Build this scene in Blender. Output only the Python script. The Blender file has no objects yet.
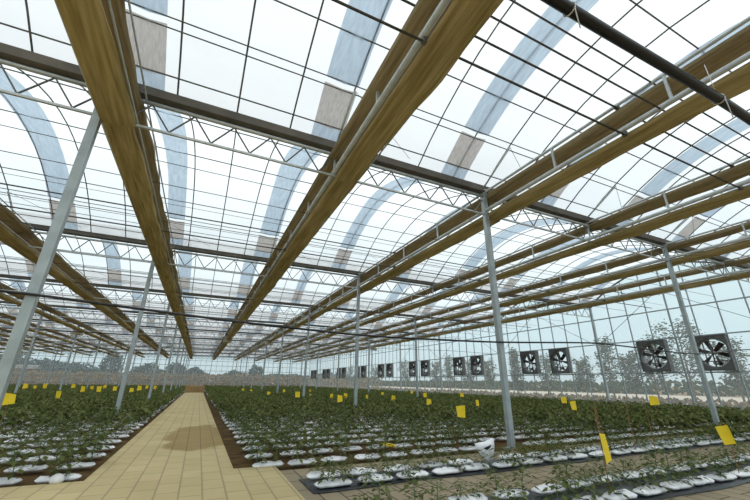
import bpy, math, random
import numpy as np
random.seed(7); rng = np.random.default_rng(7)
C = bpy.context.scene.collection
R = math.radians
S = bpy.context.scene

# ------------------------------------------------------------------ layout (metres)
XC0, DX = -1.98, 7.39          # column lines
BX = DX / 2                    # screen beams
Y0, DY = 5.55, 7.615           # gutter rows
NB = 9                         # bays beyond the first gutter row
YE = Y0 + DY * NB              # end wall
XW, XL = 20.18, XC0 - 4 * DX   # right / left wall
YN = Y0 - DY                   # near end of what is built
ZG, ZT, ZB = 5.46, 5.27, 4.80  # gutter, girder top chord, girder bottom chord
ZP = 1.40                      # rise of the arches
EYE = np.array([0, 0, 1.13])

yaw, pitch, roll, FPX = R(25.015), R(20.677), R(.63), 351.17
Fw = np.array([math.sin(yaw)*math.cos(pitch), math.cos(yaw)*math.cos(pitch), math.sin(pitch)])
Rt = np.array([math.cos(yaw), -math.sin(yaw), 0.]); Up = np.cross(Rt, Fw)
Rr = math.cos(roll)*Rt + math.sin(roll)*Up; Uu = -math.sin(roll)*Rt + math.cos(roll)*Up

def seen(p, m=20):
    d = np.array(p, float) - EYE; z = d @ Fw
    if z < .3: return False
    x = 375 + FPX*(d@Rr)/z; y = 250 - FPX*(d@Uu)/z
    return -m < x < 750+m and -m < y < 500+m

# ------------------------------------------------------------------ materials
def mat(name): 
    m = bpy.data.materials.new(name); m.use_nodes = True
    m.node_tree.nodes.clear(); return m, m.node_tree.nodes, m.node_tree.links
def solid(name, col, rough=.6, metal=0., var=.15, scale=8., bump=0., spec=.5, col2=None):
    m, n, l = mat(name)
    o = n.new('ShaderNodeOutputMaterial'); p = n.new('ShaderNodeBsdfPrincipled')
    p.inputs['Roughness'].default_value = rough; p.inputs['Metallic'].default_value = metal
    p.inputs['Specular IOR Level'].default_value = spec
    tc = n.new('ShaderNodeTexCoord'); no = n.new('ShaderNodeTexNoise')
    no.inputs['Scale'].default_value = scale; no.inputs['Detail'].default_value = 5
    l.new(tc.outputs['Object'], no.inputs['Vector'])
    r = n.new('ShaderNodeValToRGB'); a = np.array(col)
    b = np.array(col2) if col2 else a
    r.color_ramp.elements[0].position = .35; r.color_ramp.elements[1].position = .65
    r.color_ramp.elements[0].color = (*(a*(1-var)), 1); r.color_ramp.elements[1].color = (*np.minimum(b*(1+var), 1), 1)
    l.new(no.outputs['Fac'], r.inputs['Fac']); l.new(r.outputs['Color'], p.inputs['Base Color'])
    if bump:
        bm = n.new('ShaderNodeBump'); bm.inputs['Strength'].default_value = bump; bm.inputs['Distance'].default_value = .02
        l.new(no.outputs['Fac'], bm.inputs['Height']); l.new(bm.outputs['Normal'], p.inputs['Normal'])
    l.new(p.outputs[0], o.inputs[0]); return m
def film(name, col, transp, tint=(1, 1, 1), scale=2., var=.04, gloss=.03, aniso=(1, 1, 1)):
    """thin plastic: part clear, part milky"""
    m, n, l = mat(name)
    o = n.new('ShaderNodeOutputMaterial'); tr = n.new('ShaderNodeBsdfTransparent'); tl = n.new('ShaderNodeBsdfTranslucent')
    gl = n.new('ShaderNodeBsdfGlossy'); gl.inputs['Roughness'].default_value = .25
    tr.inputs[0].default_value = (*tint, 1)
    tc = n.new('ShaderNodeTexCoord'); mp = n.new('ShaderNodeMapping'); no = n.new('ShaderNodeTexNoise')
    mp.inputs['Scale'].default_value = aniso
    no.inputs['Scale'].default_value = scale; no.inputs['Detail'].default_value = 6
    l.new(tc.outputs['Object'], mp.inputs[0]); l.new(mp.outputs[0], no.inputs['Vector'])
    r = n.new('ShaderNodeValToRGB'); a = np.array(col)
    r.color_ramp.elements[0].position = .35; r.color_ramp.elements[1].position = .65
    r.color_ramp.elements[0].color = (*(a*(1-var)), 1); r.color_ramp.elements[1].color = (*np.minimum(a*(1+var), 1), 1)
    l.new(no.outputs['Fac'], r.inputs['Fac']); l.new(r.outputs['Color'], tl.inputs[0])
    mx = n.new('ShaderNodeMixShader'); mx.inputs[0].default_value = transp
    l.new(tl.outputs[0], mx.inputs[1]); l.new(tr.outputs[0], mx.inputs[2])
    mg = n.new('ShaderNodeMixShader'); mg.inputs[0].default_value = gloss
    l.new(mx.outputs[0], mg.inputs[1]); l.new(gl.outputs[0], mg.inputs[2]); l.new(mg.outputs[0], o.inputs[0])
    return m
def cloth(name, c1, c2, transl=.5):
    """woven shade cloth bunched in long folds along the beam"""
    m, n, l = mat(name)
    o = n.new('ShaderNodeOutputMaterial'); df = n.new('ShaderNodeBsdfDiffuse'); tl = n.new('ShaderNodeBsdfTranslucent')
    tc = n.new('ShaderNodeTexCoord'); mp = n.new('ShaderNodeMapping'); no = n.new('ShaderNodeTexNoise')
    mp.inputs['Scale'].default_value = (14, .7, 14); no.inputs['Scale'].default_value = 1.6; no.inputs['Detail'].default_value = 5
    l.new(tc.outputs['Object'], mp.inputs[0]); l.new(mp.outputs[0], no.inputs['Vector'])
    r = n.new('ShaderNodeValToRGB'); e = r.color_ramp.elements
    e[0].position = .3; e[1].position = .7; e[0].color = (*c1, 1); e[1].color = (*c2, 1)
    l.new(no.outputs['Fac'], r.inputs['Fac'])
    bm = n.new('ShaderNodeBump'); bm.inputs['Strength'].default_value = .7; bm.inputs['Distance'].default_value = .03
    l.new(no.outputs['Fac'], bm.inputs['Height'])
    for s in (df, tl): l.new(r.outputs['Color'], s.inputs[0]); l.new(bm.outputs[0], s.inputs['Normal'])
    mx = n.new('ShaderNodeMixShader'); mx.inputs[0].default_value = transl
    l.new(df.outputs[0], mx.inputs[1]); l.new(tl.outputs[0], mx.inputs[2]); l.new(mx.outputs[0], o.inputs[0]); return m
def leafmat(name, c1, c2):
    m, n, l = mat(name)
    o = n.new('ShaderNodeOutputMaterial'); df = n.new('ShaderNodeBsdfDiffuse'); tl = n.new('ShaderNodeBsdfTranslucent')
    g = n.new('ShaderNodeNewGeometry'); r = n.new('ShaderNodeValToRGB'); e = r.color_ramp.elements
    e[0].color = (*c1, 1); e[1].color = (*c2, 1); l.new(g.outputs['Random Per Island'], r.inputs['Fac'])
    for s in (df, tl): l.new(r.outputs['Color'], s.inputs[0])
    mx = n.new('ShaderNodeMixShader'); mx.inputs[0].default_value = .3
    l.new(df.outputs[0], mx.inputs[1]); l.new(tl.outputs[0], mx.inputs[2]); l.new(mx.outputs[0], o.inputs[0]); return m
def paving(name, c1, c2, mortar, bw, rh, rot=0., stain=None):
    m, n, l = mat(name)
    o = n.new('ShaderNodeOutputMaterial'); p = n.new('ShaderNodeBsdfPrincipled'); p.inputs['Roughness'].default_value = .9
    p.inputs['Specular IOR Level'].default_value = .2
    tc = n.new('ShaderNodeTexCoord'); mp = n.new('ShaderNodeMapping'); mp.inputs['Rotation'].default_value = (0, 0, rot)
    b = n.new('ShaderNodeTexBrick'); b.inputs['Scale'].default_value = 1; b.inputs['Brick Width'].default_value = bw
    b.inputs['Row Height'].default_value = rh; b.inputs['Mortar Size'].default_value = .009; b.inputs['Bias'].default_value = -.1
    b.inputs['Color1'].default_value = (*c1, 1); b.inputs['Color2'].default_value = (*c2, 1); b.inputs['Mortar'].default_value = (*mortar, 1)
    l.new(tc.outputs['Object'], mp.inputs[0]); l.new(mp.outputs[0], b.inputs['Vector'])
    no = n.new('ShaderNodeTexNoise'); no.inputs['Scale'].default_value = 1.1; no.inputs['Detail'].default_value = 8; no.inputs['Roughness'].default_value = .65
    l.new(tc.outputs['Object'], no.inputs['Vector'])
    r = n.new('ShaderNodeValToRGB'); r.color_ramp.elements[0].position = .3; r.color_ramp.elements[1].position = .62
    r.color_ramp.elements[0].color = (.86, .85, .82, 1); r.color_ramp.elements[1].color = (1, 1, 1, 1); l.new(no.outputs['Fac'], r.inputs['Fac'])
    mx = n.new('ShaderNodeMixRGB'); mx.blend_type = 'MULTIPLY'; mx.inputs[0].default_value = 1
    l.new(b.outputs['Color'], mx.inputs[1]); l.new(r.outputs['Color'], mx.inputs[2]); last = mx
    if stain:   # damp patch: an irregular blob round a point of the paving
        vm = n.new('ShaderNodeVectorMath'); vm.operation = 'SUBTRACT'; vm.inputs[1].default_value = (*stain[:2], 0)
        l.new(tc.outputs['Object'], vm.inputs[0])
        vs = n.new('ShaderNodeVectorMath'); vs.operation = 'MULTIPLY'; vs.inputs[1].default_value = (1/stain[2], 1/stain[3], 0)
        l.new(vm.outputs[0], vs.inputs[0]); ln = n.new('ShaderNodeVectorMath'); ln.operation = 'LENGTH'; l.new(vs.outputs[0], ln.inputs[0])
        ad = n.new('ShaderNodeMath'); ad.operation = 'ADD'; l.new(ln.outputs['Value'], ad.inputs[0]); l.new(no.outputs['Fac'], ad.inputs[1])
        sr = n.new('ShaderNodeValToRGB'); sr.color_ramp.elements[0].position = .72; sr.color_ramp.elements[1].position = .8
        sc = n.new('ShaderNodeMath'); sc.operation = 'MULTIPLY'; sc.inputs[1].default_value = .5; l.new(ad.outputs[0], sc.inputs[0])
        l.new(sc.outputs[0], sr.inputs['Fac']); sr.color_ramp.elements[0].color = (.66, .58, .48, 1); sr.color_ramp.elements[1].color = (1, 1, 1, 1)
        m2 = n.new('ShaderNodeMixRGB'); m2.blend_type = 'MULTIPLY'; m2.inputs[0].default_value = 1
        l.new(last.outputs[0], m2.inputs[1]); l.new(sr.outputs['Color'], m2.inputs[2]); last = m2
    l.new(last.outputs[0], p.inputs['Base Color']); l.new(p.outputs[0], o.inputs[0]); return m
def ground_mat(name, cols, scale, bump=.3):
    m, n, l = mat(name)
    o = n.new('ShaderNodeOutputMaterial'); p = n.new('ShaderNodeBsdfPrincipled'); p.inputs['Roughness'].default_value = 1
    p.inputs['Specular IOR Level'].default_value = .1
    tc = n.new('ShaderNodeTexCoord'); no = n.new('ShaderNodeTexNoise'); no.inputs['Scale'].default_value = scale
    no.inputs['Detail'].default_value = 10; no.inputs['Roughness'].default_value = .7; l.new(tc.outputs['Object'], no.inputs['Vector'])
    r = n.new('ShaderNodeValToRGB'); e = r.color_ramp.elements
    while len(e) < len(cols): e.new(.5)
    for i, c in enumerate(cols): e[i].position = .3 + .4*i/(len(cols)-1); e[i].color = (*c, 1)
    l.new(no.outputs['Fac'], r.inputs['Fac']); l.new(r.outputs['Color'], p.inputs['Base Color'])
    bm = n.new('ShaderNodeBump'); bm.inputs['Strength'].default_value = bump; bm.inputs['Distance'].default_value = .05
    l.new(no.outputs['Fac'], bm.inputs['Height']); l.new(bm.outputs[0], p.inputs['Normal'])
    l.new(p.outputs[0], o.inputs[0]); return m

M = dict(
 steel=solid('galvanised_steel', (.38, .43, .44), .45, .35, .12, 5),
 tube=solid('galvanised_tube', (.50, .54, .54), .45, .3, .1, 9),
 dull=solid('dull_backlit_steel', (.13, .135, .13), .6, .3, .15, 9),  # thin ribs read dark against the sky; that backlit tone is in the colour
 gutter=solid('backlit_gutter_steel', (.15, .14, .125), .7, .2, .18, 3),  # galvanised steel seen backlit: its shade is put into the base colour
 rod=solid('brown_steel_rod', (.07, .062, .052), .6, .3, .2, 20),
 black=solid('black_rubber', (.006, .006, .006), .4, 0, .1, 20),
 strap=solid('white_plastic_tie', (.7, .7, .7), .5),
 roof=film('greenhouse_roof_film', (.79, .83, .85), .32, (.98, .99, 1), .5, .04, .02, (1, 3, 1)),
 wall=film('greenhouse_wall_film', (.80, .88, .90), .76, (.97, 1, 1), 1.5, .05, .03),
 blue=film('doubled_film', (.42, .50, .57), .2, (.5, .58, .65), 5, .10, .03, (3, .7, 1)),
 net=film('vent_netting', (.44, .41, .38), .25, (.42, .39, .37), 8, .12, .0, (4, 1, 1)),
 cloth=cloth('brown_shade_cloth', (.42, .345, .17), (.78, .67, .41), .6),
 cloth2=cloth('dark_shade_cloth', (.32, .26, .16), (.54, .46, .31), .45),
 bag=solid('white_grow_bag', (.88, .88, .90), .35, 0, .06, 12, .5),
 bagmark=solid('black_bag_mark', (.01, .01, .01), .5),
 blackfilm=solid('black_ground_film', (.02, .023, .027), .3, 0, .3, 4, .6),
 leaf=leafmat('seedling_leaf', (.060, .082, .024), (.19, .215, .085)),
 stem=solid('green_stem', (.10, .17, .06), .6),
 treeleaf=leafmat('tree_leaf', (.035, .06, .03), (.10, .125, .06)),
 farleaf=leafmat('hazed_distant_foliage', (.05, .085, .085), (.09, .13, .125)),  # blue-grey haze of distance is mixed into the leaf colours
 bark=solid('tree_bark', (.16, .12, .09), .9, 0, .3, 10, .4),
 yellow=solid('yellow_sticky_card', (.93, .66, .01), .5, 0, .04, 6),
 stake=solid('bamboo_stake', (.30, .13, .05), .8, 0, .2, 12),
 fan=solid('fan_housing', (.15, .155, .155), .5, .4, .2, 6),
 blade=solid('fan_blade', (.07, .06, .055), .4, .5, .15, 6),
 hub=solid('fan_hub_steel', (.5, .52, .52), .35, .6),
 motor=solid('cream_motor_paint', (.50, .44, .30), .5),
 soil=ground_mat('brown_soil', [(.045, .026, .012), (.10, .062, .025), (.17, .11, .045)], 3),
 field=ground_mat('dry_field', [(.10, .09, .045), (.20, .145, .08), (.26, .20, .12)], .25),
 road=ground_mat('pale_dirt_road', [(.42, .38, .32), (.55, .50, .43)], .6),
 drygrass=leafmat('dry_grass', (.16, .11, .03), (.34, .25, .10)),
 brush=leafmat('dry_brush', (.12, .085, .04), (.29, .20, .095)),
 path=paving('buff_paving', (.57, .465, .25), (.52, .425, .225), (.36, .30, .175), .40, .223, R(90), (.22, 9.2, .62, 1.9)),
 aisle=paving('grey_paving', (.33, .275, .185), (.28, .235, .16), (.09, .075, .055), .40, .223, R(90)),
 brick=solid('tan_brick', (.42, .27, .12), .9, 0, .35, 20, .3),
 timber=solid('stained_timber', (.17, .07, .03), .8, 0, .3, 4),
)
# ------------------------------------------------------------------ mesh builder
class MB:
    def __init__(s): s.v = []; s.f = []; s.mi = []
    def add(s, vs, fs, mi=0):
        o = len(s.v); s.v += [tuple(map(float, p)) for p in vs]; s.f += [tuple(i+o for i in f) for f in fs]; s.mi += [mi]*len(fs); return s
    def box(s, c, d, mi=0, rz=0):
        x, y, z = np.array(d)/2; ca, sa = math.cos(rz), math.sin(rz)
        P = [(-x,-y,-z),(x,-y,-z),(x,y,-z),(-x,y,-z),(-x,-y,z),(x,-y,z),(x,y,z),(-x,y,z)]
        P = [(c[0]+a*ca-b*sa, c[1]+a*sa+b*ca, c[2]+h) for a, b, h in P]
        return s.add(P, [(0,3,2,1),(4,5,6,7),(0,1,5,4),(1,2,6,5),(2,3,7,6),(3,0,4,7)], mi)
    def tube(s, pts, r, n=8, mi=0, cap=True, sq=False):
        pts = [np.array(p, float) for p in pts]; rs = r if hasattr(r, '__len__') else [r]*len(pts)
        vs = []; fs = []; a0 = math.pi/4 if sq else 0
        for i, p in enumerate(pts):
            t = pts[min(i+1, len(pts)-1)] - pts[max(i-1, 0)]; t /= np.linalg.norm(t)
            u = np.cross(t, (0, 0, 1) if abs(t[2]) < .95 else (0, 1, 0)); u /= np.linalg.norm(u); w = np.cross(u, t)
            for k in range(n):
                a = a0 + 2*math.pi*k/n; vs.append(p + rs[i]*(math.cos(a)*u + math.sin(a)*w))
        for i in range(len(pts)-1):
            for k in range(n):
                k2 = (k+1) % n; fs.append((i*n+k, i*n+k2, (i+1)*n+k2, (i+1)*n+k))
        if cap: fs += [tuple(range(n))[::-1], tuple((len(pts)-1)*n+k for k in range(n))]
        return s.add(vs, fs, mi)
    def grid(s, P, mi=0, closed=False):
        h, w = len(P), len(P[0]); vs = [p for row in P for p in row]; fs = []
        for i in range(h-1):
            for j in range(w - (0 if closed else 1)): fs.append((i*w+j, i*w+(j+1) % w, (i+1)*w+(j+1) % w, (i+1)*w+j))
        return s.add(vs, fs, mi)
    def mesh(s, name, mats, smooth=False):
        me = bpy.data.meshes.new(name); me.from_pydata(s.v, [], s.f)
        for m in (mats if isinstance(mats, (list, tuple)) else [mats]): me.materials.append(m)
        if any(s.mi): me.polygons.foreach_set('material_index', s.mi)
        if smooth: me.polygons.foreach_set('use_smooth', [True]*len(me.polygons))
        me.update(); return me
def link(name, me, parent=None, loc=None, rz=0, sc=None):
    o = bpy.data.objects.new(name, me); C.objects.link(o)
    if parent: o.parent = parent
    if loc is not None: o.location = loc
    if rz: o.rotation_euler = (0, 0, rz)
    if sc is not None: o.scale = (sc, sc, sc) if not hasattr(sc, '__len__') else sc
    return o
def tag(o, label=None, cat=None, group=None, kind=None):
    if label:
        o['label'] = label
        if not 4 <= len(label.split()) <= 16: print('LABEL LENGTH', label)
    if cat: o['category'] = cat
    if group: o['group'] = group
    if kind: o['kind'] = kind
    return o
def empty(name, loc=(0, 0, 0), rz=0):
    o = bpy.data.objects.new(name, None); C.objects.link(o); o.location = loc; o.rotation_euler = (0, 0, rz); o.empty_display_size = .1; return o
def struct(name, me): return tag(link(name, me), kind='structure')
def copy_tree(o, parent=None):
    c = o.copy(); C.objects.link(c); c.parent = parent
    for ch in list(o.children): copy_tree(ch, c)
    return c
ORD = ['first','second','third','fourth','fifth','sixth','seventh','eighth','ninth','tenth','eleventh','twelfth','thirteenth','fourteenth','fifteenth','sixteenth','seventeenth','eighteenth','nineteenth','twentieth']
TENS = {2:'twenty',3:'thirty',4:'forty',5:'fifty',6:'sixty',7:'seventy',8:'eighty',9:'ninety'}
TENTH = {2:'twentieth',3:'thirtieth',4:'fortieth',5:'fiftieth',6:'sixtieth',7:'seventieth',8:'eightieth',9:'ninetieth'}
def nth(n):      # 1-based
    if n <= 20: return ORD[n-1]
    t, u = divmod(n, 10)
    return TENTH[t] if u == 0 else TENS[t] + '-' + ORD[u-1]
def baywords(b): return 'nearest bay overhead' if b == 0 else nth(b+1) + ' bay away'

# ------------------------------------------------------------------ ground
m = MB(); m.add([(-400, -60, -.06), (600, -60, -.06), (600, 900, -.06), (-400, 900, -.06)], [(0, 1, 2, 3)]); struct('floor_outside_field', m.mesh('floor_outside_field', M['field']))
m = MB(); m.add([(XL-1, YN-1, -.02), (XW+.3, YN-1, -.02), (XW+.3, YE+.3, -.02), (XL-1, YE+.3, -.02)], [(0, 1, 2, 3)]); struct('floor', m.mesh('floor', M['soil']))
m = MB(); m.box((-.2, (5.7+40.9)/2, 0), (1.62, 40.9-5.7, .07)); m.box((-8.2, 1.9, 0), (46 - 27.3, 7.6, .07))
p1 = struct('floor_paved_path', m.mesh('floor_paved_path', M['path']))
m = MB(); m.box(((1.15+XW)/2, 1.75, -.005), (XW-1.15, 7.3, .06)); struct('floor_paved_aisle', m.mesh('floor_paved_aisle', M['aisle']))
m = MB(); m.add([(29.5, -60, -.03), (56, -60, -.03), (56, 300, -.03), (29.5, 300, -.03)], [(0, 1, 2, 3)]); struct('floor_road_outside', m.mesh('floor_road_outside', M['road']))
# concrete kerb under the walls
m = MB(); m.box((XW, (YN+YE)/2, .12), (.2, YE-YN, .3)); struct('baseboard_right', m.mesh('k', M['road']))
m = MB(); m.box(((XW+XL)/2, YE, .12), (XW-XL, .2, .3)); struct('baseboard_back', m.mesh('k', M['road']))

# ------------------------------------------------------------------ roof
def zr(u, e=0): return ZG + e + ZP*(1-u*u)
def arch_pts(b, n=14, e=0., u0=-1, u1=1):
    yc = Y0 + DY*(b-.5); return [(yc + DY/2*u, zr(u, e)) for u in np.linspace(u0, u1, n+1)]
bays = range(0, NB+1)          # bay 0 ends at the first gutter row
for b in bays:
    P = arch_pts(b, 24, .03); xs = np.linspace(XL, XW, 19)
    m = MB().grid([[(x, y, z) for x in xs] for y, z in P])
    tag(link('ceiling', m.mesh('roof_film', M['roof'], True)), kind='structure')
# ribs
rib_me = MB().tube([(0, y - (Y0+DY*(-.5)), z) for y, z in arch_pts(0, 14, 0)], .0145, 6).mesh('arch_rib', M['dull'], True)
nX = int(round((XW-XL)/(DX/8)))
ribs = []
for b in bays:
    yc = Y0 + DY*(b-.5)
    for i in range(nX+1):
        x = XL + i*DX/8
        vis = [seen((x, y, z), 0) for y, z in arch_pts(b, 8)]
        if not any(vis): continue
        ribs.append((math.hypot(x, yc), b, i, x, yc))
ribs.sort()
far = MB()
iz = int(round((-XL)/(DX/8)))
for k, (d, b, i, x, yc) in enumerate(ribs):
    if k < 300:
        j = i - iz; side = ('%s right of the path' % nth(j+1)) if j >= 0 else ('%s left of the path' % nth(-j))
        tag(link('roof_rib', rib_me, None, (x, yc, 0)), 'curved steel roof rib, %s, in the %s' % (side, baywords(b)), 'roof rib', 'curved roof ribs')
    else:
        far.tube([(x, y, z) for y, z in arch_pts(b, 8)], .0145, 4, cap=False)
tag(link('roof_rib', far.mesh('far_ribs', M['dull'])), 'many thin curved roof ribs over the distant bays', 'roof ribs', kind='stuff')
# purlins
for b in bays:
    yc = Y0 + DY*(b-.5); n = 0
    for u in (-.75, -.557, 0, .557, .735, .768, .92):
        n += 1; y = yc + DY/2*u; z = zr(u, -.025)
        me = MB().tube([(XL, y, z), (XW, y, z)], .013 if abs(u) not in (.735, .768) else .011, 6).mesh('purlin', M['dull'])
        if not any(seen((x, y, z), 0) for x in np.linspace(XL, XW, 30)): continue
        tag(link('roof_purlin', me), 'straight roof purlin, %s line up from the near side, %s' % (nth(n), baywords(b)), 'purlin', 'roof purlins')
# film overlap bands and vent netting
bx = [1.48 + 2.98*k for k in range(-11, 7)]
for b in bays:
    for k, x in enumerate(bx):
        if x-.4 < XL or x+.4 > XW: continue
        yc = Y0 + DY*(b-.5)
        if not any(seen((x, yc+DY/2*u, zr(u)), 10) for u in (-.9, -.4, 0, .4, .9)): continue
        w = .30 + .04*math.sin(k*2.3+b)
        def strip(u0, u1, mm, e=-.012):
            P = arch_pts(b, 12, e, u0, u1)
            return MB().grid([[(x-w+.02*math.sin(y*1.3), y, z), (x+.02*math.sin(3*y), y, z-.03), (x+w+.02*math.sin(y*.9+1), y, z)] for y, z in P]).mesh('band', mm, True)
        side = 'right' if x > 0 else 'left'; idx = (k-11+1) if x > 0 else (11-k)
        t = tag(empty('film_overlap_band', (0, 0, 0)), 'bluish band of doubled roof film, %s %s of the path, %s' % (nth(idx), side, baywords(b)), 'film band', 'bluish bands across the roof film')
        link('blue_film', strip(-.97, .74, M['blue']), t); link('blue_film', strip(.925, .985, M['blue']), t)
        tag(link('netting', strip(.76, .925, M['net']), t), 'grey brown vent netting')
# gutters
for r in range(0, NB+1):
    y = Y0 + DY*r
    prof = [(-.13, .10), (-.12, .10), (-.075, 0), (.075, 0), (.12, .10), (.13, .10), (.09, -.02), (-.09, -.02)]
    m = MB().grid([[(x, y+a, ZG-.08+c) for a, c in prof] for x in (XL, XW)], closed=True)
    t = tag(link('roof_gutter', m.mesh('gutter', M['gutter'])), 'dark metal roof gutter above the %s row of columns' % nth(r+1), 'gutter', 'gutters between the roof arches')

# ------------------------------------------------------------------ columns
W = .108
post_me = MB().box((0, 0, ZT/2+.05), (W, W*.9, ZT+.1)).mesh('post', M['steel'])
base_me = MB().box((0, 0, .02), (.22, .22, .04)).mesh('base_plate', M['steel'])
bolt_m = MB()
for sx in (-1, 1):
    for sy in (-1, 1): bolt_m.tube([(sx*.085, sy*.085, .04), (sx*.085, sy*.085, .065)], .012, 6)
bolt_me = bolt_m.mesh('bolts', M['dull'])
cap_me = MB().box((0, 0, ZT+.12), (.16, .24, .025)).box((0, .08, ZT+.05), (.012, .06, .14)).box((0, -.08, ZT+.05), (.012, .06, .14)).mesh('top_bracket', M['steel'])
cols = {}
def colword(i):   # lines of columns, i=0 first left of the path
    return 'first line left of the path' if i == 0 else ('%s line right of the path' % nth(i) if i > 0 else '%s line left of the path' % nth(1-i))
for r in range(0, NB):
    for i in range(-4, 4):
        x, y = XC0 + DX*i, Y0 + DY*r
        if i == 3: x = XW - .1
        if not any(seen((x, y, z)) for z in (0, 1.5, 3, 4.5, 5.3)): continue
        lab = 'square galvanised steel column, %s row back, %s' % (nth(r+1), colword(i)) if i < 3 else 'galvanised column against the right wall at the %s gutter row' % nth(r+1)
        if r < 3 and i < 3:
            t = tag(empty('steel_column', (x, y, 0)), lab, 'column', 'steel columns in rows')
            link('post', post_me, t); bp = link('base_plate', base_me, t); link('bolt', bolt_me, bp); link('top_bracket', cap_me, t)
        else: tag(link('steel_column', post_me, None, (x, y, 0)), lab, 'column', 'steel columns in rows')
# ------------------------------------------------------------------ lattice girders (one per span)
def girder_parts():
    return (MB().tube([(0, 0, ZT), (DX, 0, ZT)], .034, 8).mesh('top_chord', M['tube'], True),
            MB().tube([(.03, 0, ZB), (DX-.03, 0, ZB)], .026, 4, sq=True).mesh('bottom_chord', M['tube']))
tc_me, bc_me = girder_parts(); ng = 12; st = DX/ng
webA = MB().tube([(0, 0, ZT-.02), (st/2, 0, ZB+.02)], .0135, 6).mesh('web_bar', M['dull'])
webB = MB().tube([(st/2, 0, ZB+.02), (st, 0, ZT-.02)], .0135, 6).mesh('web_bar', M['dull'])
m = MB().tube([(0, 0, ZT), (DX, 0, ZT)], .034, 6).tube([(.03, 0, ZB), (DX-.03, 0, ZB)], .026, 4, sq=True)
for k in range(ng): m.tube([(k*st, 0, ZT-.02), ((k+.5)*st, 0, ZB+.02)], .0135, 4, cap=False, mi=1); m.tube([((k+.5)*st, 0, ZB+.02), ((k+1)*st, 0, ZT-.02)], .0135, 4, cap=False, mi=1)
gfar = m.mesh('lattice_girder', [M['tube'], M['dull']])
for r in range(0, NB+1):
    for i in range(-4, 3):
        x, y = XC0 + DX*i, Y0 + DY*r
        if not any(seen((x+a*DX, y, 5.)) for a in (0, .25, .5, .75, 1)): continue
        span = 'over the path' if i == 0 else ('%s span right of the path' % nth(i) if i > 0 else '%s span left of the path' % nth(-i))
        lab = 'zigzag lattice girder on the %s row of columns, %s' % (nth(r+1), span)
        if r < 2:
            t = tag(empty('lattice_girder', (x, y, 0)), lab, 'girder', 'lattice girders along the gutters')
            link('top_chord', tc_me, t); link('bottom_chord', bc_me, t)
            for k in range(ng): link('web_bar', webA, t, (k*st, 0, 0)); link('web_bar', webB, t, (k*st, 0, 0))
        else: tag(link('lattice_girder', gfar, None, (x, y, 0)), lab, 'girder', 'lattice girders along the gutters')

# ------------------------------------------------------------------ screen beams along Y and bunched screens
lines = [(k, XC0 + BX*k) for k in range(-8, 6)]
def lineword(k): return '%s beam right of the path' % nth(k) if k > 0 else '%s beam left of the path' % nth(1-k)
ZLO, ZHI = 4.89, 5.36
npst = 4
pst_me = MB().tube([(0, 0, ZLO), (0, 0, ZHI)], .026, 4, sq=True).mesh('upright', M['tube'])
brk_me = MB().box((0, 0, ZLO), (.075, .05, .085)).mesh('clamp', M['dull'])
for k, x in lines:
    t = tag(empty('screen_beam', (x, 0, 0)), 'long grey two-tube beam carrying shade screens, %s' % lineword(k), 'beam', 'beams carrying the shade screens')
    link('lower_tube', MB().tube([(0, YN, ZLO), (0, YE, ZLO)], .043, 10).mesh('lower_tube', M['tube'], True), t)
    link('upper_tube', MB().tube([(0, YN, ZHI), (0, YE, ZHI)], .028, 8).mesh('upper_tube', M['tube'], True), t)
    for j in range(NB*npst+npst+1):
        y = YN + j*DY/npst
        if seen((x, y, 5.1), 10): link('upright', pst_me, t, (0, y, 0))
def bundle(seed, x0, x1, z0, th, segs=30, dark=False):
    """loose roll of gathered cloth, one bay long"""
    rg = np.random.default_rng(seed); n = 16; rows = []
    ph = rg.uniform(0, 6.28, 6)
    for i in range(segs+1):
        t = i/segs; y = t*DY
        sag = .012*abs(math.sin(math.pi*t*4)) + .02*math.sin(y*2.1+ph[0])*.5
        wob = .022*math.sin(y*1.7+ph[1]) + .012*math.sin(y*5.3+ph[2])
        row = []
        for k in range(n):
            a = 2*math.pi*k/n; cx, sz = math.cos(a), math.sin(a)
            px = (x0+x1)/2 + (x1-x0)/2*(abs(cx)**.8)*np.sign(cx) + wob*(cx*.5+.5)
            pz = z0 + th*(.5*(abs(sz)**.9)*np.sign(sz)) + .013*math.sin(9*a+ph[3]+y*.8)
            if sz < 0: pz -= sag + .03*max(0, math.cos(a*2+ph[4]+.3*math.sin(y)))
            row.append((px, y, pz))
        rows.append(row)
    mm = MB().grid(rows, closed=True); mm.add(rows[0], [tuple(range(n))]); mm.add(rows[-1], [tuple(range(n))[::-1]])
    return mm.mesh('shade_screen', M['cloth2'] if dark else M['cloth'], True)
lowv = [bundle(s, .03, .47, 4.80, .14) for s in range(6)]
uppv = [bundle(50+s, -.13, .50, 5.23, .12, dark=True) for s in range(6)]
uppr = [bundle(60+s, .02, .50, 5.285, .13, dark=True) for s in range(6)]
bar_me = MB().tube([(.50, .02, 4.84), (.50, DY-.02, 4.84)], .014, 6).mesh('edge_bar', M['tube'])
barU_me = MB().tube([(.53, .02, 5.29), (.53, DY-.02, 5.29)], .014, 6).mesh('edge_bar', M['tube'])
for b in bays:
    for k, x in lines:
        y0 = Y0 + DY*(b-1)
        if not any(seen((x+.2, y0+a*DY, 4.9), 5) for a in np.linspace(0, 1, 9)): continue
        for lvl, vs, bm_ in (('lower', lowv, bar_me), ('upper', uppr if k >= 2 else uppv, barU_me)):
            o = link('shade_screen', vs[(k*7+b*5) % 6], None, (x, y0, 0))
            tag(o, '%s brown shade cloth bunched on the %s, %s' % (lvl, lineword(k), baywords(b)), 'shade screen', 'bunched shade screens of the %s level' % lvl)
            if b < 4: link('edge_bar', bm_, o)
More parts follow.
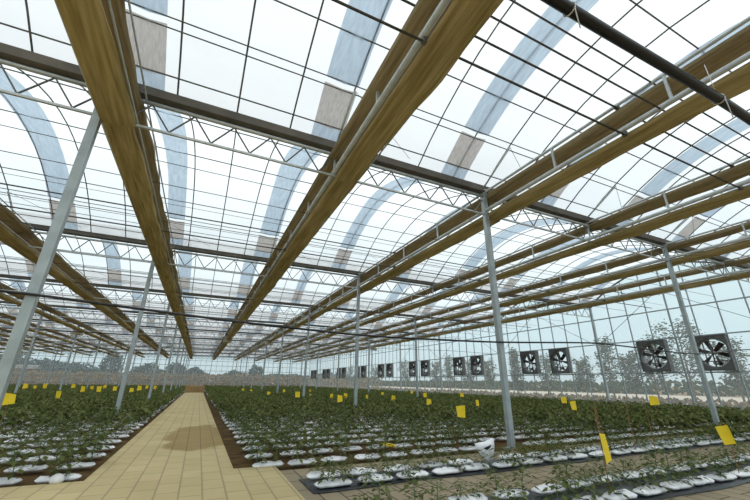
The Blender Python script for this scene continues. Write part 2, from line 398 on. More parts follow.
# drive rods and support wires along X
for b in bays:
    y0 = Y0 + DY*(b-1)
    for z, nm in ((4.80, 'lower'), (5.33, 'upper')):
        y = y0 + 4.49
        if not any(seen((x, y, z), 0) for x in np.linspace(XL, XW, 40)): continue
        t = tag(empty('drive_rod', (0, y, z)), 'dark brown %s screen drive rod across the %s' % (nm, baywords(b)), 'drive rod', 'screen drive rods')
        link('rod', MB().tube([(XL, 0, 0), (XW, 0, 0)], .017, 6).mesh('rod', M['rod']), t)
        if b < 4:
            for k, x in lines: link('clamp', MB().box((0, 0, 0), (.07, .06, .08)).mesh('clamp', M['dull']), t, (x+.02, 0, .02))
    wires = [y0 + DY*q for q in (.25, .52, .75)]
    for q, y in enumerate(wires):
        for z, nm in ((4.86, 'lower'), (5.36, 'upper')):
            if b == 0 and q != 1: continue
            if not any(seen((x, y, z), 0) for x in np.linspace(XL, XW, 40)): continue
            o = link('support_wire', MB().tube([(XL, y, z), (XW, y, z)], (.008, .013 if b == 0 else .006, .008)[q], 4).mesh('support_wire', M['rod']))
            tag(o, '%s thin %s support wire across the %s' % (nth(q+1), nm, baywords(b)), 'wire', 'support wires under the roof')
# vent struts
for r in range(0, 4):
    for k, x in lines:
        y = Y0 + DY*r; yc = y - DY/2; ya = yc + DY/2*.75; za = zr(.75, -.04)
        if not seen((x, ya, za), 0): continue
        t = tag(empty('vent_strut', (x, y, ZG+.02)), 'pale roof strut above the %s gutter, %s' % (nth(r+1), lineword(k)), 'strut', 'roof struts above the gutters')
        link('strut', MB().tube([(0, 0, 0), (0, ya-y, za-ZG-.02)], .022, 6).mesh('strut', M['tube'], True), t)
        link('brace_wire', MB().tube([(0, ya-y, za-ZG-.02), (1.6, -.15, .1)], .005, 4).mesh('brace', M['dull']), t)
# drive motors
mb = MB().box((0, 0, 0), (.30, .22, .24)).box((0, .0, .13), (.2, .3, .04))
t0 = empty('drive_motor', (0, 0, 0))
link('gearbox', mb.mesh('gearbox', M['motor']), t0)
link('motor_body', MB().tube([(.13, 0, -.06), (.55, 0, -.06)], [.10, .10], 12).tube([(.55, 0, -.06), (.60, 0, -.06)], [.11, .07], 12).mesh('motor_body', M['motor'], True), t0)
link('bracket', MB().box((0, 0, .22), (.08, .34, .22)).mesh('bracket', M['steel']), t0)
for q, k in enumerate((-2, 1, 2, 3, 4, 5)):
    t = t0 if q == 0 else copy_tree(t0)
    t.location = (XC0 + BX*k - (.1 if k else 0), Y0 + DY*4 - .35, 4.55)
    tag(t, 'cream drive motor hanging under the %s, far down the greenhouse' % lineword(k), 'motor', 'screen drive motors')

# ------------------------------------------------------------------ overhead pipe, sagging cable
t = tag(empty('irrigation_pipe', (0, 1.24, 4.30)), 'thick black plastic pipe crossing overhead at the upper right', 'pipe')
link('pipe', MB().tube([(x, .012*math.sin(x), .02*math.cos(x*1.1)) for x in np.linspace(1.6, XW-.2, 40)], .052, 12).mesh('pipe', M['black'], True), t)
def tie(x, tail):
    m = MB().tube([(.058*0 + 0, .058*math.cos(a), .058*math.sin(a)) for a in np.linspace(0, 2*math.pi, 17)], .006, 5, cap=False)
    m.tube([(0, 0, .05), (.01, 0, .55)], .004, 5); m.tube([(0, -.05, -.02), (-.02, -.055, -.1), (-.01, -.05, -tail)], .005, 5)
    return m.mesh('tie', M['strap'], True)
for x, tl in ((2.48, .30), (5.05, .32), (8.2, .2), (11.4, .25)):
    o = link('tie', tie(x, tl), t, (x, .012*math.sin(x), .02*math.cos(x*1.1))); o['label'] = 'white hanging plastic tie'
pts = [(-9.6, 2.25), (-6, 2.12), (-2.21, 2.09), (-.99, 2.01), (.53, 1.92), (2.51, 1.85), (5.22, 1.90), (8.28, 2.06), (9.79, 2.02), (12.6, 1.95), (15.63, 2.25), (19.9, 2.4)]
P = []
for i in range(len(pts)-1):
    for q in range(6):
        a = q/6; P.append((pts[i][0]*(1-a)+pts[i+1][0]*a, Y0-.085 - (.0), pts[i][1]*(1-a)+pts[i+1][1]*a))
for _ in range(3): P = [P[0]] + [tuple((np.array(P[i-1])+np.array(P[i])*2+np.array(P[i+1]))/4) for i in range(1, len(P)-1)] + [P[-1]]
tag(link('power_cable', MB().tube(P, .017, 8).mesh('cable', M['black'], True)), 'thin black cable sagging between the front row of columns', 'cable')
# a second dark wire far back on the third row
P = [(x, Y0+DY*2-.1, 3.2+.05*math.sin(x*.5)) for x in np.linspace(-20, 19.5, 40)]
tag(link('power_cable', MB().tube(P, .012, 6).mesh('cable', M['black'], True)), 'thin dark cable strung along the third row of columns', 'cable')
# hanging lamp at far left
t = tag(empty('hanging_lamp', (-6.0, 8.6, 3.95)), 'small grey lamp hanging below the shade screens at far left', 'lamp')
link('lamp_shade', MB().tube([(0, 0, 0), (0, 0, .05), (0, 0, .12), (0, 0, .16)], [.13, .12, .06, .03], 14).mesh('shade', M['tube'], True), t)
link('cord', MB().tube([(0, 0, .15), (0, 0, .9)], .006, 5).mesh('cord', M['black']), t)

# ------------------------------------------------------------------ walls
def gable(y): 
    b = math.floor((y - Y0)/DY) + 1; yc = Y0 + DY*(b-.5); return zr((y-yc)/(DY/2), .02)
ys = np.linspace(YN, YE, 8*(NB+1)*2+1)
m = MB().grid([[(XW+.03, y, 0.2) for y in ys], [(XW+.03, y, gable(min(max(y, YN+.001), YE-.001))) for y in ys]]); struct('wall_right', m.mesh('wall_right', M['wall']))
m = MB().grid([[(XL, y, 0) for y in ys], [(XL, y, gable(min(max(y, YN+.001), YE-.001))) for y in ys]]); struct('wall_left', m.mesh('wall_left', M['wall']))
m = MB().add([(XL, YE+.03, .2), (XW, YE+.03, .2), (XW, YE+.03, ZG), (XL, YE+.03, ZG)], [(0, 1, 2, 3)]); struct('wall_back', m.mesh('wall_back', M['wall']))
n = 0
for j, y in enumerate(np.linspace(YN, YE, 8*(NB+1)+1)):
    zt = gable(min(max(y, YN+.001), YE-.001)) - .03
    if not any(seen((XW, y, z), 0) for z in (.3, 2, 4, zt)): continue
    n += 1; big = j % 4 == 0
    o = link('wall_mullion', MB().box((XW-.03, y, zt/2), (.05, .07 if big else .045, zt)).mesh('mullion', M['steel']))
    tag(o, '%s upright mullion of the right wall counted from the near end' % nth(n), 'mullion', 'mullions of the right wall')
for q, z in enumerate((.32, 1.70, 3.26, 4.62, 5.42)):
    o = link('wall_rail', MB().box((XW-.035, (YN+YE)/2, z), (.05, YE-YN, .055)).mesh('rail', M['steel']))
    tag(o, 'long horizontal rail of the right wall, %s up from the ground' % nth(q+1), 'rail', 'rails of the right wall')
n = 0
for j, x in enumerate(np.linspace(XL, XW, 57)):
    if not seen((x, YE, 2), 0): continue
    n += 1
    o = link('wall_mullion', MB().box((x, YE-.03, ZG/2), (.05 if j % 4 else .08, .05, ZG)).mesh('mullion', M['steel']))
    tag(o, '%s thin mullion of the far end wall counted from the left' % nth(n), 'mullion', 'mullions of the end wall')
for q, z in enumerate((.9, 1.9, 2.8, 3.7, 4.5)):
    o = link('wall_rail', MB().box(((XW+XL)/2, YE-.035, z), (XW-XL, .05, .07)).mesh('rail', M['steel']))
    tag(o, 'horizontal rail of the far end wall, %s up from the ground' % nth(q+1), 'rail', 'rails of the end wall')
for b in range(0, NB+1):     # dark end arch of each gable + diagonal brace
    P = [(XW-.06, y, z) for y, z in arch_pts(b, 16, -.03)]
    if b in (0,) : continue
    tag(link('gable_arch', MB().tube(P, .045, 6).mesh('arch', M['gutter'], True)), 'thick dark end arch on the right gable of the %s' % baywords(b), 'arch', 'end arches of the right gable')
    yc = Y0 + DY*(b-.5)
    if b <= 4:
        tag(link('gable_brace', MB().tube([(XW-.08, yc-3.6, 3.3), (XW-.08, yc+.2, 5.6), (XW-.08, yc+3.6, 3.3)], .012, 6).mesh('brace', M['dull'])), 'thin crossing brace on the right wall gable of the %s' % baywords(b), 'brace', 'thin braces on the right wall')
# ------------------------------------------------------------------ exhaust fans
FW, FZ0, FZ1 = 1.24, 1.76, 3.22
def make_fan():
    t = empty('exhaust_fan', (0, 0, 0)); FH = FZ1-FZ0; n = 32; rr = .575
    m = MB(); sq = []; ci = []
    for i in range(n):
        a = 2*math.pi*i/n; c, s = math.cos(a), math.sin(a); k = 1/max(abs(c), abs(s))
        sq.append((c*k*FW/2, s*k*FH/2)); ci.append((c*rr, s*rr))
    for x0 in (-.0, -.32):
        pass
    P = [[(-.16, a, b) for a, b in sq], [(.16, a, b) for a, b in sq], [(.16, a, b) for a, b in ci], [(-.02, a*1.0, b*1.0) for a, b in ci], [(-.16, a*1.06, b*1.04) for a, b in ci], [(-.16, a, b) for a, b in sq]]
    m.grid(P, closed=True); hs = link('housing', m.mesh('housing', M['fan']), t)
    link('rim', MB().box((-.17, 0, FH/2-.03), (.04, FW, .06)).box((-.17, 0, -FH/2+.03), (.04, FW, .06)).box((-.17, FW/2-.03, 0), (.04, .06, FH)).box((-.17, -FW/2+.03, 0), (.04, .06, FH)).mesh('rim', M['dull']), hs)
    link('hub', MB().tube([(-.09, 0, 0), (.06, 0, 0)], .09, 14).mesh('hub', M['hub'], True), t)
    link('support_bar', MB().box((-.12, 0, 0), (.03, .05, 2*rr)).box((-.12, 0, -.35), (.03, .9, .04)).mesh('bar', M['dull']), t)
    for k in range(6):
        a0 = k*math.pi/3 + .25; rows = []
        for rad in np.linspace(.08, .54, 6):
            w = .08 + .24*rad; tw = .5 - .5*rad; row = []
            for s in (-1, -.5, 0, .5, 1):
                aa = a0 + s*w/2/max(rad, .12)*.9
                row.append((s*tw*.16, rad*math.cos(aa), rad*math.sin(aa)))
            rows.append(row)
        top = [[(p[0]+.006, p[1], p[2]) for p in r_] for r_ in rows]
        bm_ = MB().grid(rows).grid(top); link('fan_blade', bm_.mesh('blade', M['blade'], True), t)
    link('motor', MB().tube([(-.12, 0, -.42), (.08, 0, -.42)], .085, 12).mesh('motor', M['hub'], True), t)
    return t
f0 = make_fan(); first = True
for b in range(0, NB):
    for s in (-1, 1):
        y = Y0 + DY*(b+.5) - .12 + s*1.16
        t = f0 if first else copy_tree(f0); first = False
        t.location = (XW-.1, y, (FZ0+FZ1)/2)
        tag(t, 'square dark exhaust fan on the right wall, %s fan of the %s pair back' % ('nearer' if s < 0 else 'farther', nth(b+1)), 'exhaust fan', 'exhaust fans along the right wall')

# ------------------------------------------------------------------ grow bags
def bag_mesh(seed, n=14, lo=False):
    rg = np.random.default_rng(seed); L, Wd, H = .42, .17, .075
    nu, nv = (13, 12) if not lo else (5, 6); rows = []
    ph = rg.uniform(0, 6.28, 4)
    for i in range(nu):
        t = -1 + 2*i/(nu-1); e = max(0, 1-abs(t)**7)**.5; row = []
        for k in range(nv):
            a = 2*math.pi*k/nv; c, s = math.cos(a), math.sin(a)
            row.append((t*L/2, c*Wd/2*(.55+.45*e)*(1+.09*math.sin(t*6+ph[0])+.05*math.sin(t*13+ph[2])), .038 + s*H/2*(.16+.84*e)*(1+.24*math.sin(5*t+ph[1]+2*c)+.1*math.sin(11*t+ph[3]-3*c) if s > 0 else .9)))
        rows.append(row)
    m = MB().grid(rows, closed=True); m.add(rows[0], [tuple(range(nv))]); m.add(rows[-1], [tuple(range(nv))[::-1]])
    return m
bagv = [bag_mesh(s).mesh('grow_bag', M['bag'], True) for s in range(5)]
def holes(seed):
    rg = np.random.default_rng(seed); m = MB()
    for q in range(4):
        cx, cy = rg.uniform(-.17, .17), rg.uniform(-.05, .05); r = rg.uniform(.018, .036); zt = .083 - .35*abs(cy) - .05*abs(cx)
        m.add([(cx+r*math.cos(a)*rg.uniform(.6, 1.4), cy+r*math.sin(a), zt) for a in np.linspace(0, 2*math.pi, 7)[:-1]] + [(cx, cy, zt+.006)], [(i, (i+1) % 6, 6) for i in range(6)])
    return m.mesh('hole_and_leaf_shadow', M['bagmark'])  # planting holes drawn larger, so the black also paints blots and leaf shadows
holev = [holes(s) for s in range(4)]
bags = []
PB = .505
def row(y, xs, side, tagw):
    for q, x in enumerate(xs): bags.append([x + rng.uniform(-.03, .03), y + rng.uniform(-.025, .025), rng.uniform(-.06, .06), side, tagw, q])
rcount = 0
for q in range(95):
    y = 5.72 + .722*q
    if y > YE-1: break
    row(y, np.arange(1.06, XW-.6, PB), 'right bed', q)
    row(y + .2, np.arange(-1.32, XL+1, -PB), 'left bed', q)
for q, y in enumerate((4.70, 4.35, 3.24, 2.74, 1.80, 1.42)):
    row(y, np.arange(1.55, XW-.6, PB), 'front strips', q)
# keep clear of the columns
def clear(x, y):
    for i in range(-4, 4):
        for r in range(0, NB):
            if abs(x-(XC0+DX*i)) < .36 and abs(y-(Y0+DY*r)) < .22: return False
    if abs(x-4.08) < .4 and abs(y-4.66) < .15: return False
    return not (40.3 < y < 42.4 and -2 < x < 1.2)
bags = [b_ for b_ in bags if clear(b_[0], b_[1]) and seen((b_[0], b_[1], .1), 15)]
bags.sort(key=lambda b_: math.hypot(b_[0], b_[1]))
lowbag = bag_mesh(3, lo=True); LV = np.array(lowbag.v); LF = lowbag.f
big = MB()
for q, (x, y, rz, side, rw, nn) in enumerate(bags):
    if q < 300:
        where = {'right bed': 'right of the path', 'left bed': 'left of the path', 'front strips': 'in the front right strips'}[side]
        o = link('grow_bag', bagv[q % 5], None, (x, y, .005 if side != 'front strips' else .04), rz + (math.pi if q % 2 else 0))
        tag(o, 'white plastic grow bag %s, %s row back, %s bag along' % (where, nth(rw+1) if side != 'front strips' else nth(6-rw), nth(nn+1)), 'grow bag', 'white grow bags on the ground')
        if q < 220: link('hole_and_leaf_shadow', holev[q % 4], o)
    else:
        c, s = math.cos(rz), math.sin(rz)
        big.add(np.stack([LV[:, 0]*c-LV[:, 1]*s+x, LV[:, 0]*s+LV[:, 1]*c+y, LV[:, 2] + (.04 if side == 'front strips' else 0)], 1), LF)
tag(link('grow_bag', big.mesh('far_bags', M['bag'], True)), 'white grow bags in rows across the rest of the beds', 'grow bags', kind='stuff')
# black film strips under the front rows
for q, (ya, yb) in enumerate(((4.22, 4.84), (2.60, 3.38), (1.28, 1.95))):
    rows = []
    for x in np.linspace(1.28, XW-.4, 70): rows.append([(x, ya + .03*math.sin(x*3), .03), (x, (ya+yb)/2, .036+.006*math.sin(x*5)), (x, yb + .03*math.sin(x*2+1), .03)])
    o = link('black_film_strip', MB().grid(rows).mesh('film', M['blackfilm'], True)); o.modifiers.new('t', 'SOLIDIFY').thickness = .006
    tag(o, 'black plastic ground film under the %s strip of bags, front right' % ('farthest', 'middle', 'nearest')[q], 'ground film', 'black films under the front right strips')
# ------------------------------------------------------------------ seedlings
def seedling(seed, full=True):
    rg = np.random.default_rng(seed); st = MB(); lf = MB(); H = rg.uniform(.20, .30)
    bend = rg.uniform(-.05, .05, 2)
    sp = lambda t: np.array([bend[0]*t*t, bend[1]*t*t, H*t])
    if full: st.tube([sp(t) for t in np.linspace(0, 1, 5)], [.006, .005, .0045, .004, .002], 5)
    nl = 16 if full else 11
    for i in range(nl):
        t = .12 + .88*i/(nl-1); a = i*2.4 + rg.uniform(-.4, .4); L = rg.uniform(.11, .18)*(1.15-.35*abs(t-.6)); p = sp(t)
        d = np.array([math.cos(a), math.sin(a), 0]); n_ = np.array([-d[1], d[0], 0])
        mid = p + d*L*.55 + np.array([0, 0, L*.28]); tip = p + d*L*1.1 + np.array([0, 0, -L*.12*rg.uniform(.2, 2.2)])
        if full:
            st.tube([p, mid], [.0025, .0018], 3, cap=False)
            for c_, w, l_ in ((p+(mid-p)*.7 + n_*.022, .017, .045), (p+(mid-p)*.7 - n_*.022, .017, .045), (mid + n_*.03, .02, .05), (mid - n_*.03, .02, .05), ((mid+tip)/2, .028, .08)):
                dd = (c_ - (p+mid)/2); dd = dd/np.linalg.norm(dd); dd[2] -= .35; sd = np.cross(dd, (0, 0, 1)); sd /= np.linalg.norm(sd)+1e-9
                lf.add([c_-dd*l_*.3, c_+sd*w, c_+dd*l_*.75, c_-sd*w], [(0, 1, 2, 3)])
        else:
            w = L*.2; lf.add([p, mid+n_*w, tip, mid-n_*w], [(0, 1, 2, 3)])
    return st, lf
full = []
for s in range(6):
    a, b = seedling(s); full.append((a.mesh('stem', M['stem'], True), b.mesh('foliage', M['leaf'])))
low = [seedling(20+s, False)[1] for s in range(5)]; LOWS = [(np.array(b.v), np.array(b.f)) for b in low]
plants = []
for q, (x, y, rz, side, rw, nn) in enumerate(bags):
    for s in (-1, 1):
        if rng.random() < .12: continue
        plants.append((x + s*.11 + rng.uniform(-.05, .05), y + rng.uniform(-.05, .05), side, rw, nn, 'left' if s < 0 else 'right'))
V = []; Fc = []; off = 0
for q, (x, y, side, rw, nn, hs) in enumerate(plants):
    sc = rng.uniform(.6, .95) if side == 'front strips' else rng.uniform(.85, 1.2)
    d = math.hypot(x, y); sc *= 1 + min(.08, max(0, (d-5)/20)); rz = rng.uniform(0, 6.28)
    if q < 300:
        st_, lf_ = full[q % 6]
        where = {'right bed': 'right of the path', 'left bed': 'left of the path', 'front strips': 'in the front right strips'}[side]
        t = tag(empty('seedling', (x, y, .065), rz), 'green seedling %s, %s row back, bag %s along, %s plant' % (where, nth(rw+1) if side != 'front strips' else nth(6-rw), nth(nn+1), hs), 'seedling', 'seedlings growing in the grow bags')
        t.scale = (sc, sc, sc); link('stem', st_, t); link('foliage', lf_, t)
    else:
        if d > 45 and rng.random() < .35: continue
        reps = 2 if d < 30 else 1
        for rp in range(reps):
            v, f = LOWS[int(rng.integers(5))]; a = rz + rp*1.3; c, s = math.cos(a), math.sin(a); k = sc*(1.0 + .22*(3-reps)); ox, oy = rng.uniform(-.1, .1, 2)*(rp > 0)
            V.append(np.stack([(v[:, 0]*c - v[:, 1]*s)*k + x + ox, (v[:, 0]*s + v[:, 1]*c)*k + y + oy, v[:, 2]*sc + .06], 1)); Fc.append(f + off); off += len(v)
V = np.concatenate(V); Fc = np.concatenate(Fc)
me = bpy.data.meshes.new('seedlings'); me.vertices.add(len(V)); me.vertices.foreach_set('co', V.ravel().astype(np.float32))
me.loops.add(Fc.size); me.loops.foreach_set('vertex_index', Fc.ravel().astype(np.int32)); me.polygons.add(len(Fc))
me.polygons.foreach_set('loop_start', np.arange(0, Fc.size, 4, dtype=np.int32)); me.polygons.foreach_set('loop_total', np.full(len(Fc), 4, np.int32))
me.materials.append(M['leaf']); me.update(calc_edges=True); me.validate()
tag(link('seedling', me), 'dense green seedlings covering the rest of the planting beds', 'seedlings', kind='stuff')
print('bags', len(bags), 'plants', len(plants), 'verts', len(V))

# ------------------------------------------------------------------ dry grass clumps by the columns, litter, standing bag
def grass(seed, rx, ry, h, n):
    rg = np.random.default_rng(seed); m = MB()
    for i in range(n):
        x, y = rg.uniform(-rx, rx), rg.uniform(-ry, ry); a = rg.uniform(0, 6.28); l_ = h*rg.uniform(.4, 1); w = .006
        dx, dy = rg.normal(0, .05, 2)
        m.add([(x-w*math.cos(a), y-w*math.sin(a), 0), (x+w*math.cos(a), y+w*math.sin(a), 0), (x+dx, y+dy, l_)], [(0, 1, 2)])
    return m.mesh('dry_grass', M['drygrass'])
for sd, (x, y, rx, ry, h, n, lab) in enumerate(((5.75, 5.25, .5, .17, .13, 900, 'tuft of dry brown grass at the foot of the front right column'),
        (12.6, 5.2, .8, .3, .16, 1200, 'dry brown weeds by the far right front column'), (-1.6, 12.9, .5, .25, .12, 700, 'patch of dry weeds by the second column left of the path'))):
    o = link('dry_grass', grass(sd, rx, ry, h, n), None, (x, y, .0)); tag(o, lab, 'grass', kind='stuff')
OUT = [(-.17, .27), (-.09, .285), (0, .30), (.09, .34), (.13, .335), (.135, .24), (.115, .15), (.075, .06), (.03, .015), (-.02, .03), (-.07, .10), (-.13, .19)]
cx, cz = .01, .2; bm_ = MB()
bm_.grid([[(cx+(a-cx)*k, d*(1 + .25*math.sin(a*40+b*23)), cz+(b-cz)*k) for a, b in OUT] for k, d in ((.02, -.07), (.35, -.066), (.7, -.05), (.92, -.025), (1, 0), (.92, .025), (.7, .05), (.35, .066), (.02, .07))], closed=True)
o = link('grow_bag', bm_.mesh('bag', M['bag'], True), None, (3.98, 4.60, .035), -.35)
tag(o, 'white grow bag standing tipped up on its corner with dark openings', 'grow bag')
link('opening', MB().add([(-.07, -.088, .22), (-.02, -.092, .20), (.03, -.092, .23), (.06, -.086, .27), (.0, -.09, .25)], [(0, 1, 4), (1, 2, 4), (2, 3, 4)]).mesh('opening', M['bagmark']), o)
o = link('round_stone', MB().tube([(0, 0, 0), (0, 0, .03), (0, 0, .07), (0, 0, .09)], [.06, .075, .055, .015], 12).mesh('stone', M['strap'], True), None, (-1.27, 5.72, .035))
tag(o, 'pale round white bundle lying at the near left bed corner', 'bundle')
o = link('sticky_trap', MB().box((0, 0, .01), (.24, .16, .01)).mesh('card', M['yellow']), None, (3.25, 6.28, .085)); o.rotation_euler = (R(12), R(5), .3)
tag(o, 'fallen orange-yellow card lying on the bags right of the path', 'sticky trap')

# ------------------------------------------------------------------ yellow sticky traps
def unpix(px, py, depth):
    d = Fw + Rr*(px-375)/FPX - Uu*(py-250)/FPX; return EYE + d*depth
card_v = []
for s in range(4):
    rg = np.random.default_rng(s+70); w, h = .09, .108
    P = [[(u*w*(1+.1*math.sin(v+s)), .018*math.sin(u*1.4+s)+.01*v, v*h*(1-.08*u*(s-1))) for u in (-1, -.5, 0, .5, 1)] for v in (-1, -.5, 0, .5, 1)]
    card_v.append(MB().grid(P).mesh('card', M['yellow'], True))
traps = [(461, 411.5, 7.2, .2), (725.5, 435, 4.6, -.5), (606, 448, 4.0, 1.35), (9.5, 399, 7.6, .3), (573.5, 405.5, 9.5, .6), (564, 400, 13, .3), (654, 400.5, 9.2, .2), (429, 402, 13.5, .3), (425, 395, 19, .2), (477.5, 403, 13, .9),
 (462, 395, 20, .1), (393.5, 398, 17, .1), (382.6, 394, 24, .2), (367, 397, 18, .9), (345.6, 395.5, 20, .3), (340, 398.5, 12.5, .5), (331.6, 396, 20, .3), (297.6, 394.5, 14.5, .2), (268.7, 393.6, 22, .2),
 (25.5, 386, 18, .3), (45, 386, 18, .4), (58.5, 394.6, 11.5, .8), (73.5, 386, 22, .2), (83, 389, 15, .9), (99, 389, 14.5, .4), (115, 388.5, 20, .2), (131.6, 390, 20, .2), (139.5, 388, 18, .3), (155, 387.5, 25, .2),
 (243, 390, 30, .1), (251, 391, 30, .1), (284, 391, 28, .1), (310, 391, 30, .4), (412, 392, 27, .2), (310.5, 396, 21, .9), (5, 386, 22, .2), (35, 387, 26, .1), (92, 387.5, 24, .3), (105, 386.5, 27, .1), (147, 387, 27, .2)]
order = sorted(range(len(traps)), key=lambda q: traps[q][0])
rank = {q: i+1 for i, q in enumerate(order)}
for q, (px, py, dep, rz) in enumerate(traps):
    p = unpix(px, py, dep); yw = -math.atan2(p[0], p[1])
    if p[2] < .24: p[2] = .24
    t = tag(empty('sticky_trap', (p[0], p[1], 0), yw + rz), 'yellow sticky insect trap on a thin stake above the plants, %s from the left' % nth(rank[q]), 'sticky trap', 'yellow sticky traps over the crop')
    c = link('card', card_v[q % 4], t, (0, 0, p[2]))
    if q == 1: c.rotation_euler = (0, R(-14), 0); c.scale = (.7, 1, 1)
    if q == 2: c.scale = (1, 1, 1.35)
    up = .32 if q == 2 else .04
    link('stake', MB().tube([(0, .04, 0), (.004, .04, p[2]+.10+up)], .0045, 5).mesh('stake', M['stake']), t)
# loose stakes standing in the right bed
for q, (px, py) in enumerate(((598, 420), (630, 423), (648, 418))):
    p = unpix(px, py, 6.2); t = link('bamboo_stake', MB().tube([(0, 0, 0), (.02, .01, .95)], .005, 5).mesh('stake', M['stake']), None, (p[0], p[1], 0))
    tag(t, 'thin reddish stake standing in the right bed, %s of three' % ('leftmost', 'middle', 'rightmost')[q], 'stake', 'bare stakes in the right bed')

# ------------------------------------------------------------------ barrier of bricks at the path's end
rg = np.random.default_rng(3)
for q in range(3):
    m = MB()
    for lay in range(6):
        for a in range(3):
            for d in range(2):
                m.box((-.18+a*.19 + rg.uniform(-.01, .01), d*.3+rg.uniform(-.02, .02), .05+lay*.115), (.17, .27, .10), rz=rg.uniform(-.05, .05))
    o = link('brick_stack', m.mesh('bricks', M['brick']), None, (-.78+q*.58, 41.35, .0))
    tag(o, 'tan brick stack closing the far end of the path, %s of three' % ('left', 'middle', 'right')[q], 'brick stack', 'brick stacks at the end of the path')

# ------------------------------------------------------------------ outside: trees and field things
def tree_mesh(seed, H, spread, crown0=.35, nl=700, ls=.13, conical=False):
    rg = np.random.default_rng(seed); tr = MB(); lf = MB()
    tr.tube([(0, 0, 0), (rg.uniform(-.05, .05)*H, 0, H*.35), (rg.uniform(-.06, .06)*H, rg.uniform(-.05, .05)*H, H*.9)], [.035*H*.5, .022*H*.5, .006*H], 7)
    tips = []
    for i in range(16):
        t = crown0 + (.95-crown0)*i/15; a = i*2.4 + rg.uniform(-.5, .5)
        rad = spread*(1.05 - abs(t-.6)*.9 if not conical else 1.25-t)*rg.uniform(.5, 1)
        p0 = np.array([0, 0, H*t*.92]); p1 = np.array([math.cos(a)*rad, math.sin(a)*rad, H*(t*.95+.12)])
        tr.tube([p0, (p0+p1)/2 + (0, 0, .03*H), p1], [.008*H, .005*H, .002*H], 4, cap=False); tips.append((p0, p1))
    for i in range(nl):
        p0, p1 = tips[int(rg.integers(len(tips)))]; t = rg.uniform(.35, 1.08); c = p0+(p1-p0)*t + rg.normal(0, .11*spread+.05, 3)
        n_ = rg.normal(0, 1, 3); n_ /= np.linalg.norm(n_); u = np.cross(n_, (0, 0, 1)); u /= np.linalg.norm(u)+1e-9; w = np.cross(n_, u); s_ = ls*rg.uniform(.5, 1.2)
        lf.add([c-u*s_, c+w*s_*.5, c+u*s_, c-w*s_*.5], [(0, 1, 2, 3)])
    return tr, lf
def planepix(px, X=None, Y=None):
    d = Fw + Rr*(px-375)/FPX - Uu*(382-250)/FPX
    t = (X/d[0]) if X is not None else Y/d[1]; return EYE + d*t
outs = [(690, 27, 4.9, 1.5, 'nearly bare tree behind the nearest exhaust fan'), (738, 28, 3.6, .9, 'small tree at the right edge outside the wall'), (655, 28.5, 4.2, 1.1, 'leafy young tree behind the second exhaust fan'), (612, 29, 4.6, 1.0, 'upright young tree between the two nearest fan pairs'),
 (633, 27.5, 3.2, .8, 'thin small tree between the second fan and the upright tree'), (585, 28, 3.1, .9, 'low sparse tree right of the second fan pair'), (549, 28, 3.6, 1.2, 'spreading young tree under the second fan pair'), (517, 28, 4.3, .8, 'dense conical tree left of the second fan pair'),
 (490, 29, 3.6, .9, 'young tree outside below the third fan pair'), (470, 28, 3.8, 1.0, 'young tree just behind the third fan pair'), (450, 29, 4.4, .9, 'taller tree between third and fourth fan pairs'), (437, 28, 3.7, .9, 'young tree outside right of the fourth fan pair'),
 (405, 28.5, 4.2, 1.2, 'bushy tree left of the fourth fan pair'), (375, 29, 3.8, 1.1, 'young tree outside between fifth and sixth fan pairs'), (350, 29, 4.2, 1.2, 'young tree outside beyond the sixth fan pair')]
for q, (px, X, H, sp, lab) in enumerate(outs):
    p = planepix(px, X=X); con = q == 7
    tr, lf = tree_mesh(q+5, H, sp, .3 if not con else .12, 1500 if not con else 3000, .10, con)
    t = tag(empty('young_tree', (p[0], p[1], -.05)), lab, 'tree', 'young trees outside the right wall')
    link('trunk', tr.mesh('trunk', M['bark'], True), t); link('foliage', lf.mesh('foliage', M['treeleaf']), t)
def blob_tree(seed, rx, H, n, ls):
    rg = np.random.default_rng(seed); m = MB()
    for i in range(n):
        v = rg.normal(0, 1, 3); v /= np.linalg.norm(v); rad = rg.uniform(.6, 1.05); c = np.array([v[0]*rx*rad, v[1]*rx*rad, H*.55 + v[2]*H*.45*rad*(1+.15*math.sin(v[0]*5+seed))])
        n_ = rg.normal(0, 1, 3); n_ /= np.linalg.norm(n_); u = np.cross(n_, (0, 0, 1)); u /= np.linalg.norm(u)+1e-9; w = np.cross(n_, u); s_ = ls*rg.uniform(.6, 1.3)
        m.add([c-u*s_, c+w*s_*.7, c+u*s_, c-w*s_*.7], [(0, 1, 2, 3)])
    tr = MB().tube([(0, 0, 0), (0, 0, H*.6)], [H*.03, H*.015], 6)
    return tr, m
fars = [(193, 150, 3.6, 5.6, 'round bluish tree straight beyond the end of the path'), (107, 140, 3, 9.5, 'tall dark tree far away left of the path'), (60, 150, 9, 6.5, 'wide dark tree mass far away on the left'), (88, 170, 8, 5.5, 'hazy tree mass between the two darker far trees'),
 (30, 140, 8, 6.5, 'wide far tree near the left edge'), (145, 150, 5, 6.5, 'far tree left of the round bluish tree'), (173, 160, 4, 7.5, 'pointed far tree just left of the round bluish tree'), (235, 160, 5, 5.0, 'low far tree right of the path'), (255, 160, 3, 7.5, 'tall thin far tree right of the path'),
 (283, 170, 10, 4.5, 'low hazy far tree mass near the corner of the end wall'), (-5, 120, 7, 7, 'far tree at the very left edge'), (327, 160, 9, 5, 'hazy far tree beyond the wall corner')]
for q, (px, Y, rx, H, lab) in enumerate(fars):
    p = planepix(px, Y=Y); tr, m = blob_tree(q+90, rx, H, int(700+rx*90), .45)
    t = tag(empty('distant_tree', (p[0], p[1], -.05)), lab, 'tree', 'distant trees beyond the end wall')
    link('trunk', tr.mesh('trunk', M['bark']), t); link('foliage', m.mesh('foliage', M['farleaf']), t)
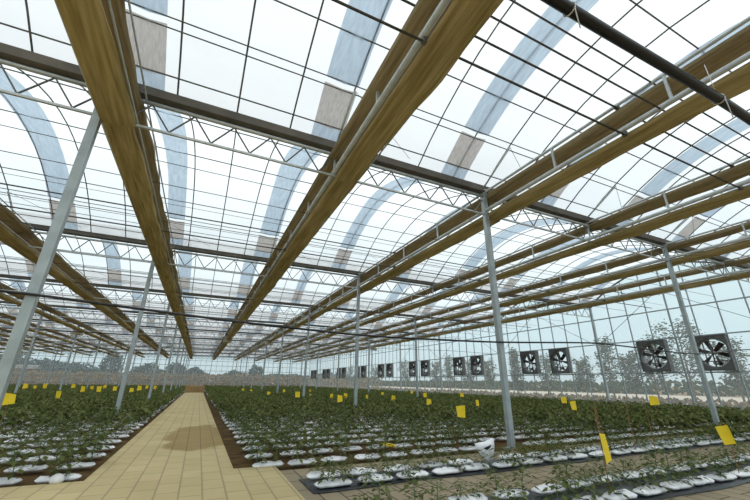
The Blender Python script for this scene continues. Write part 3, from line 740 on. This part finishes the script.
def brush(name, lab, xr, yr, h, n, ls, mt):
    rg = np.random.default_rng(len(lab)); m = MB()
    for i in range(n):
        x, y = rg.uniform(*xr), rg.uniform(*yr); z = rg.uniform(0, h); a = rg.uniform(0, 3.14); s_ = ls*rg.uniform(.5, 1.2)
        m.add([(x-s_*math.cos(a), y-s_*math.sin(a), z), (x, y, z+s_*.9), (x+s_*math.cos(a), y+s_*math.sin(a), z+s_*.1), (x, y, z-s_*.4)], [(0, 1, 2, 3)])
    tag(link(name, m.mesh(name, mt)), lab, 'brush', kind='stuff')
brush('dry_brush', 'dry brown brush growing beyond the far end wall', (-110, 40), (YE+6, YE+22), 2.3, 14000, .4, M['brush'])
brush('hedge', 'low green brown hedge beyond the pale road outside', (57, 62), (-10, 160), 1.6, 7000, .4, M['treeleaf'])
brush('roadside_grass', 'rough dry grass between the right wall and the road', (22, 29), (0, 80), .35, 5000, .16, M['brush'])
# timber shed beyond the end wall at left
p = planepix(18, Y=95)
t = tag(empty('timber_shed', (p[0], p[1], 0)), 'small dark brown timber shed far away at the left', 'shed')
link('shed_wall', MB().box((0, 0, 1.5), (4.2, 3, 3.0)).mesh('w', M['timber']), t)
link('shed_roof', MB().add([(-2.4, -1.8, 2.95), (2.4, -1.8, 2.95), (2.4, 1.8, 2.95), (-2.4, 1.8, 2.95), (-2.4, 0, 3.7), (2.4, 0, 3.7)], [(0, 1, 5, 4), (2, 3, 4, 5), (0, 4, 3), (1, 2, 5), (0, 3, 2, 1)]).mesh('r', M['gutter']), t)

# ------------------------------------------------------------------ world, light
w = bpy.data.worlds.new('World'); S.world = w; w.use_nodes = True; n, l = w.node_tree.nodes, w.node_tree.links; n.clear()
o = n.new('ShaderNodeOutputWorld'); bg = n.new('ShaderNodeBackground'); tc = n.new('ShaderNodeTexCoord'); sx = n.new('ShaderNodeSeparateXYZ')
r = n.new('ShaderNodeValToRGB'); e = r.color_ramp.elements
e[0].position = 0; e[0].color = (.60, .71, .74, 1); e[1].position = 1; e[1].color = (1, 1, 1, 1)
x_ = e.new(.10); x_.color = (.68, .86, .92, 1); x_ = e.new(.35); x_.color = (.76, .92, .97, 1); x_ = e.new(.6); x_.color = (.93, .98, 1, 1)
l.new(tc.outputs['Generated'], sx.inputs[0]); l.new(sx.outputs['Z'], r.inputs['Fac']); l.new(r.outputs['Color'], bg.inputs['Color'])
bg.inputs['Strength'].default_value = 1.05; l.new(bg.outputs[0], o.inputs[0])
sl = bpy.data.lights.new('sun', 'SUN'); sl.energy = 2.0; sl.angle = R(20); sl.color = (1, .97, .92)
so = bpy.data.objects.new('sun', sl); C.objects.link(so); so.rotation_euler = (R(32), R(12), 0)

# ------------------------------------------------------------------ camera
from mathutils import Matrix
cam = bpy.data.cameras.new('camera'); co = bpy.data.objects.new('camera', cam); C.objects.link(co)
cam.sensor_width = 36; cam.lens = FPX*36/750; cam.clip_end = 2000
mt = Matrix(((Rr[0], Uu[0], -Fw[0], 0), (Rr[1], Uu[1], -Fw[1], 0), (Rr[2], Uu[2], -Fw[2], EYE[2]), (0, 0, 0, 1)))
co.matrix_world = mt; S.camera = co
S.view_settings.view_transform = 'Standard'; S.view_settings.look = 'None'; S.view_settings.exposure = 0; S.view_settings.gamma = 1
S.view_settings.use_curve_mapping = False
